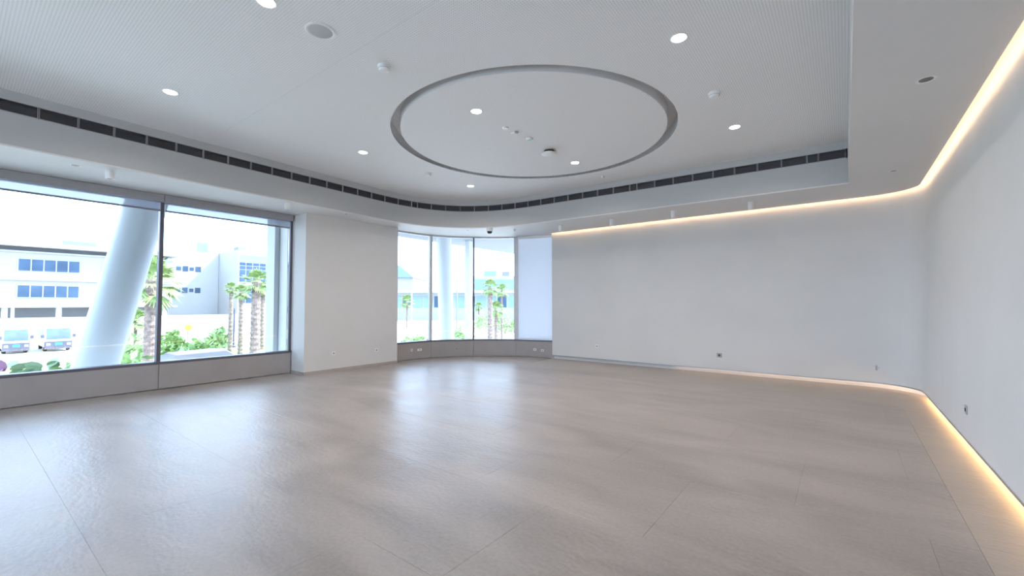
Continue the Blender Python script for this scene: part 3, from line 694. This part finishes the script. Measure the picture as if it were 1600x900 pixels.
block(740, 930, 125, GZ, 9.3, 20, 'wall', 'extwall', bD)
block(742, 930, 124.8, 5.4, 8.3, 0.4, 'glazed_strip', 'extcyan', bD)
block(756, 775, 130, 9.3, 11.2, 6, 'rooftop_room', 'extcyan', bD)
block(784, 796, 130, 9.3, 11.0, 6, 'rooftop_room', 'extgrey', bD)
bE = thing('gabled_house', 'small pale roofed block at the left edge of the bay view', 'building', (-80, 80, GZ))
block(600, 645, 120, GZ, 8.6, 20, 'wall', 'extwall', bE)
a = pix(600, 474, D=119); c = pix(645, 474, D=119); n = Vector((FW.x, FW.y, 0)).normalized() * 22; mid = (a + c)/2
P(MB().add([(a.x,a.y,8.6),(c.x,c.y,8.6),(mid.x,mid.y,12.0),(a.x+n.x,a.y+n.y,8.6),(c.x+n.x,c.y+n.y,8.6),(mid.x+n.x,mid.y+n.y,12.0)], [(0,1,2),(3,4,5),(0,1,4,3),(1,2,5,4),(2,0,3,5)]), 'roof', 'extcyan', bE)

# ------------------------------------------------------------------ outside: palms, plants
def palm(px, X, yc, r, cw, label, D=None):
    base = pix(px, 474, X=X) if X is not None else pix(px, 474, D=D)
    zc = (pix(px, yc, X=X) if X is not None else pix(px, yc, D=D)).z
    H = zc - GZ
    o = thing('palm_tree', label, 'palm tree', (base.x, base.y, GZ), random.uniform(0, 6), group='palms outside')
    prof = []; n = 34
    for k in range(n + 1):
        t = k / n; rr = r * (1.12 - 0.25 * t) * (1 + (0.10 if k % 2 else -0.06))
        prof.append((rr, H * t))
    MB().lathe(prof, n=12).build('trunk', 'trunk', o)
    b = MB(); rnd = random.Random(int(px))
    for k in range(30):
        az = k * 2.39996; el = R(84 - 135 * (k / 29) ** 1.15)
        d = Vector((math.cos(az)*math.cos(el), math.sin(az)*math.cos(el), math.sin(el)))
        Lp = cw * rnd.uniform(0.45, 0.6); tip = Vector((0, 0, H - 0.15*cw)) + d * Lp
        b.tube((0, 0, H - 0.15*cw), tip, 0.02, 0.012, 4)
        s = d.cross(Vector((0, 0, 1)));
        s = s.normalized() if s.length > 1e-3 else Vector((1, 0, 0)); u = s.cross(d)
        for j in range(11):
            a = R(-75 + 15 * j); v = d * math.cos(a) + s * math.sin(a); Ls = cw * 0.55 * (0.65 + 0.35*math.cos(a)) * rnd.uniform(0.85, 1.1)
            e = tip + v * Ls - Vector((0, 0, 1)) * Ls * 0.22; m_ = tip + v * Ls * 0.5; w = (d * -math.sin(a) + s * math.cos(a)) * 0.045 * cw
            b.add([tip, m_ + w, e, m_ - w, m_ + u * 0.02 * cw], [(0, 1, 4), (1, 2, 4), (2, 3, 4), (3, 0, 4)])
    b.build('crown', 'palmleaf', o)
palm(236, -24.0, 436, 0.22, 1.3, 'thick trunked palm behind the dark window mullion')
palm(361, -32.4, 449, 0.13, 0.5, 'thin palm left of the palm group by the glazed block')
palm(377, -30.0, 455, 0.13, 0.6, 'thin palm with a small crown, second of the palm group')
palm(400, -26.0, 438, 0.24, 0.85, 'thickest palm of the group before the glazed block')
palm(410, -34.0, 452, 0.16, 0.7, 'slender palm just right of the thickest palm')
palm(425, -35.0, 450, 0.12, 0.55, 'thin palm at the right end of the palm group')
palm(766, None, 448, 0.20, 0.9, 'taller palm seen through the third bay pane', D=36)
palm(784, None, 453, 0.10, 0.8, 'thin stemmed palm right in the third bay pane', D=40)
palm(775, None, 482, 0.14, 0.9, 'short bushy palm between the two palms in the bay', D=38)
palm(748, None, 478, 0.10, 0.8, 'small palm left in the third bay pane', D=60)
palm(636, None, 470, 0.12, 1.2, 'small palm in the first bay pane', D=60)
palm(213, -30.0, 497, 0.07, 0.7, 'young palm shrub between the slanting column and the thick palm')
def shrub(pos, rx, h, n, label, m='leaf', leaf=0.16, round_=False, cat='shrub'):
    o = thing('shrub', label, cat, pos, 0, group='shrubs outside'); b = MB(); rnd = random.Random(int(abs(pos[0]*91 + pos[1]*37)))
    for k in range(n):
        a = rnd.uniform(0, 6.283); rr = rx * math.sqrt(rnd.random()); z = h * (0.25 + 0.75 * rnd.random()) * math.sqrt(max(0.05, 1 - (rr/rx)**2 * 0.8))
        c = Vector((rr*math.cos(a), rr*math.sin(a), z)); d = Vector((rnd.gauss(0, 1), rnd.gauss(0, 1), rnd.gauss(0.4, 0.7))).normalized()
        s = d.orthogonal().normalized(); L = leaf * rnd.uniform(0.7, 1.3)
        if round_:
            vs = [c + (d * math.cos(q*6.283/8) + s * math.sin(q*6.283/8)) * L * 0.6 for q in range(8)]; b.add(vs, [tuple(range(8))])
        else:
            b.add([c, c + d*L*0.5 + s*L*0.28, c + d*L, c + d*L*0.5 - s*L*0.28], [(0, 1, 2, 3)])
    b.build('foliage', m, o)
    st = MB()
    for k in range(5):
        a = k * 1.257; st.tube((0, 0, 0), (rx*0.5*math.cos(a), rx*0.5*math.sin(a), h*0.7), 0.015, 0.008, 5)
    st.build('stem', 'trunk', o)
def on_ground(px, py, z=GZ): 
    p = pix(px, py, Z=z); return (p.x, p.y, z)
for i, (px, lab, m) in enumerate(((0, 'purple leaved shrub at the left corner of the big window', 'leafp'), (24, 'round leaved shrub below the first parked van', 'leaf2'), (52, 'round leaved shrub between the vans at the sill', 'leaf2'), (84, 'round leaved shrub left of the slanting column foot', 'leaf2'), (108, 'leafy shrub touching the slanting column', 'leaf'))):
    p = pix(px, 579 if i == 0 else 568, X=-12.2 - 0.6*(i % 2)); shrub((p.x, p.y, GZ + 0.45), 0.13, p.z - GZ - 0.45 + 0.12, 120, lab, m, 0.18 if i < 4 else 0.22, i < 4)
for px, X, py, rx, lab in ((188, -16.6, 548, 0.55, 'loose green shrub right of the slanting column foot'), (208, -28.5, 524, 0.9, 'wide green shrub before the thick palm'), (212, -14.6, 560, 0.4, 'low green shrub at the sill beside the thick palm')):
    p = pix(px, py, X=X); shrub((p.x, p.y, GZ), rx, p.z - GZ + 0.1, 320, lab, 'leaf', 0.3)
for px, X, py, rx, h, lab in ((270, -32, 512, 0.6, 1.5, 'spiky agave like shrub left in the second pane'), (314, -28.0, 530, 0.6, 1.2, 'spreading green shrub in the middle of the second pane'), (342, -36, 520, 0.7, 1.3, 'rounded green shrub beside the thin palm'), (287, -27, 540, 0.45, 0.6, 'low yellow green shrub under the yellow sign')):
    p = pix(px, py, X=X); shrub((p.x, p.y, GZ), rx, h + 0.3, 260, lab, 'leaf', 0.42)
for px, D, rx, h, lab in ((757, 52, 1.2, 2.4, 'bushy tree left in the third bay pane'), (797, 46, 1.2, 2.0, 'dark leafy bush at the right of the third bay pane'), (779, 58, 1.0, 2.0, 'leafy bush between the bay palms'), (650, 30, 0.8, 1.2, 'low shrub in the first bay pane'), (722, 34, 1.0, 1.6, 'shrub right of the outside bay column')):
    p = pix(px, 474, D=D); shrub((p.x, p.y, GZ), rx, h, 340, lab, 'leaf', 0.38)

# ------------------------------------------------------------------ outside: vehicles, posts, signs
def van(px0, px1, X, label):
    y0, y1 = yX(px0, X), yX(px1, X); w = y1 - y0; ym = (y0 + y1)/2
    o = thing('van', label, 'van', (X, ym, GZ), group='parked vans')
    h = 1.80
    prof = [(-0.05, 0.30), (0.0, 0.50), (-0.02, 0.92), (-0.24, 1.62), (-0.45, h), (-4.2, h), (-4.4, 1.5), (-4.4, 0.30)]
    vs = [(x, s*w/2, z) for s in (-1, 1) for x, z in prof]; n = len(prof)
    MB().add(vs, [tuple(range(n)), tuple(range(n, 2*n))] + [(i, (i+1) % n, n + (i+1) % n, n + i) for i in range(n)]).build('body', 'white', o, bevel=0.05)
    MB().add([(0.01, -w*0.45, 0.88), (0.01, w*0.45, 0.88), (-0.23, w*0.43, 1.64), (-0.23, -w*0.43, 1.64), (-0.05, -w*0.45, 0.88), (-0.05, w*0.45, 0.88), (-0.29, w*0.43, 1.64), (-0.29, -w*0.43, 1.64)], [(0,1,2,3),(4,5,6,7),(0,1,5,4),(1,2,6,5),(2,3,7,6),(3,0,4,7)]).build('windscreen', 'carglass', o)
    bp = MB().box((0.07, -w*0.5, 0.20), (-0.2, w*0.5, 0.74)).build('bumper', 'bumper', o, bevel=0.04)
    MB().box((0.08, -w*0.13, 0.46), (0.06, w*0.13, 0.62)).build('licence_plate', 'plate', bp)
    for s in (-1, 1):
        MB().box((0.09, s*w*0.30, 0.46), (0.05, s*w*0.44, 0.60)).build('headlamp', 'plastic', bp)
        MB().box((-0.15, s*(w*0.5 + 0.02), 1.0), (0.0, s*(w*0.5 + 0.18), 1.22)).build('mirror', 'bumper', o, bevel=0.02)
        for xx in (-0.8, -3.5):
            MB().lathe([(0.0, -0.1), (0.28, -0.1), (0.32, -0.06), (0.32, 0.06), (0.28, 0.1), (0.0, 0.1)], c=(xx, s*(w*0.5 - 0.12), 0.32), n=20, ax='Y').build('wheel', 'tyre', o)
        MB().box((-0.9, s*(w*0.5 - 0.01), 1.0), (-4.0, s*(w*0.5 + 0.015), 1.55)).build('side_window', 'carglass', o)
van(6, 49, -45.0, 'white van parked at the left edge of the big window')
van(72, 115, -45.0, 'white van parked next to the slanting column')
def car(px, X, label, m, L=4.2, z0=GZ):
    y = yX(px, X); o = thing('parked_car', label, 'car', (X, y, z0), group='parked cars')
    prof = [(-L/2, 0.35), (-L/2, 0.85), (-L*0.42, 1.0), (-L*0.30, 1.40), (L*0.12, 1.45), (L*0.28, 0.98), (L*0.47, 0.85), (L/2, 0.6), (L/2, 0.35)]; n = len(prof); w = 0.86
    vs = [(s*w*(0.82 if z > 1.2 else 1), yy, z) for s in (-1, 1) for yy, z in prof]
    MB().add(vs, [tuple(range(n)), tuple(range(n, 2*n))] + [(i, (i+1) % n, n + (i+1) % n, n + i) for i in range(n)]).build('body', m, o, bevel=0.03)
    for s in (-1, 1):
        f = lambda k: s*(w*k + 0.006)
        MB().add([(f(0.97), -L*0.38, 1.02), (f(0.97), L*0.24, 1.02), (f(0.83), L*0.10, 1.37), (f(0.83), -L*0.28, 1.34)], [(0, 1, 2, 3)]).build('side_window', 'carglass', o)
        for yy in (-L*0.31, L*0.31):
            MB().lathe([(0.0, -0.1), (0.28, -0.1), (0.32, -0.06), (0.32, 0.06), (0.28, 0.1), (0.0, 0.1)], c=(s*(w - 0.08), yy, 0.32), n=20, ax='X').build('wheel', 'tyre', o)
    MB().add([(-w*0.75, L*0.285, 1.0), (w*0.75, L*0.285, 1.0), (w*0.68, L*0.135, 1.43), (-w*0.68, L*0.135, 1.43)], [(0, 1, 2, 3)]).build('windscreen', 'carglass', o)
car(258, -18.6, 'dark blue grey car roof below the yellow sign', 'bumper', z0=GZ)
car(326, -21.8, 'silver car beside the low shrubs behind the sill', 'silver', z0=GZ)
car(640, -28.0, 'pale car in the first bay pane', 'white')
def pole(px, X, ytop, r, label, m, arm=0.0, D=None, name='lamp_post', cat='lamp post'):
    b = pix(px, 474, X=X) if D is None else pix(px, 474, D=D); zt = (pix(px, ytop, X=X) if D is None else pix(px, ytop, D=D)).z
    o = thing(name, label, cat, (b.x, b.y, GZ), group='posts outside')
    MB().lathe([(r*2.2, 0), (r*2.2, 0.12), (r, 0.2), (r*0.8, zt - GZ)], n=14).build('pole', m, o, True)
    if arm: MB().box((-0.12, -arm, zt - GZ - 0.1), (0.12, arm*0.1, zt - GZ)).build('lamp_head', m, o, bevel=0.02)
pole(20, -55, 464, 0.12, 'pale lamp post before the far left office block', 'extwall', 1.0)
pole(366.5, -38, 482, 0.07, 'dark thin post between the two thin palms', 'bumper')
pole(411, -36, 470, 0.06, 'dark thin post right of the thickest palm', 'bumper')
pole(714, None, 437, 0.09, 'lamp post with a flat head right of the bay column', 'extgrey', 0.6, D=50)
pole(643, None, 455, 0.09, 'pale mast in the first bay pane', 'extwall', 0.0, D=45)
def sign(px, py, X, r, m, label):
    p = pix(px, py, X=X); o = thing('road_sign', label, 'sign', (p.x, p.y, GZ), group='road signs')
    MB().lathe([(0.03, 0), (0.03, p.z - GZ)], n=10).build('pole', 'extgrey', o)
    MB().lathe([(0.0, 0.0), (r, 0.0), (r, 0.03), (0.0, 0.03)], c=(0.03, 0, p.z - GZ), n=24, ax='X').build('disc', m, o)
sign(294, 512, -36, 0.22, 'yellow', 'small yellow round sign over the low shrubs')
sign(359.5, 517, -40, 0.22, 'signgreen', 'small green round sign beside the thin palm')
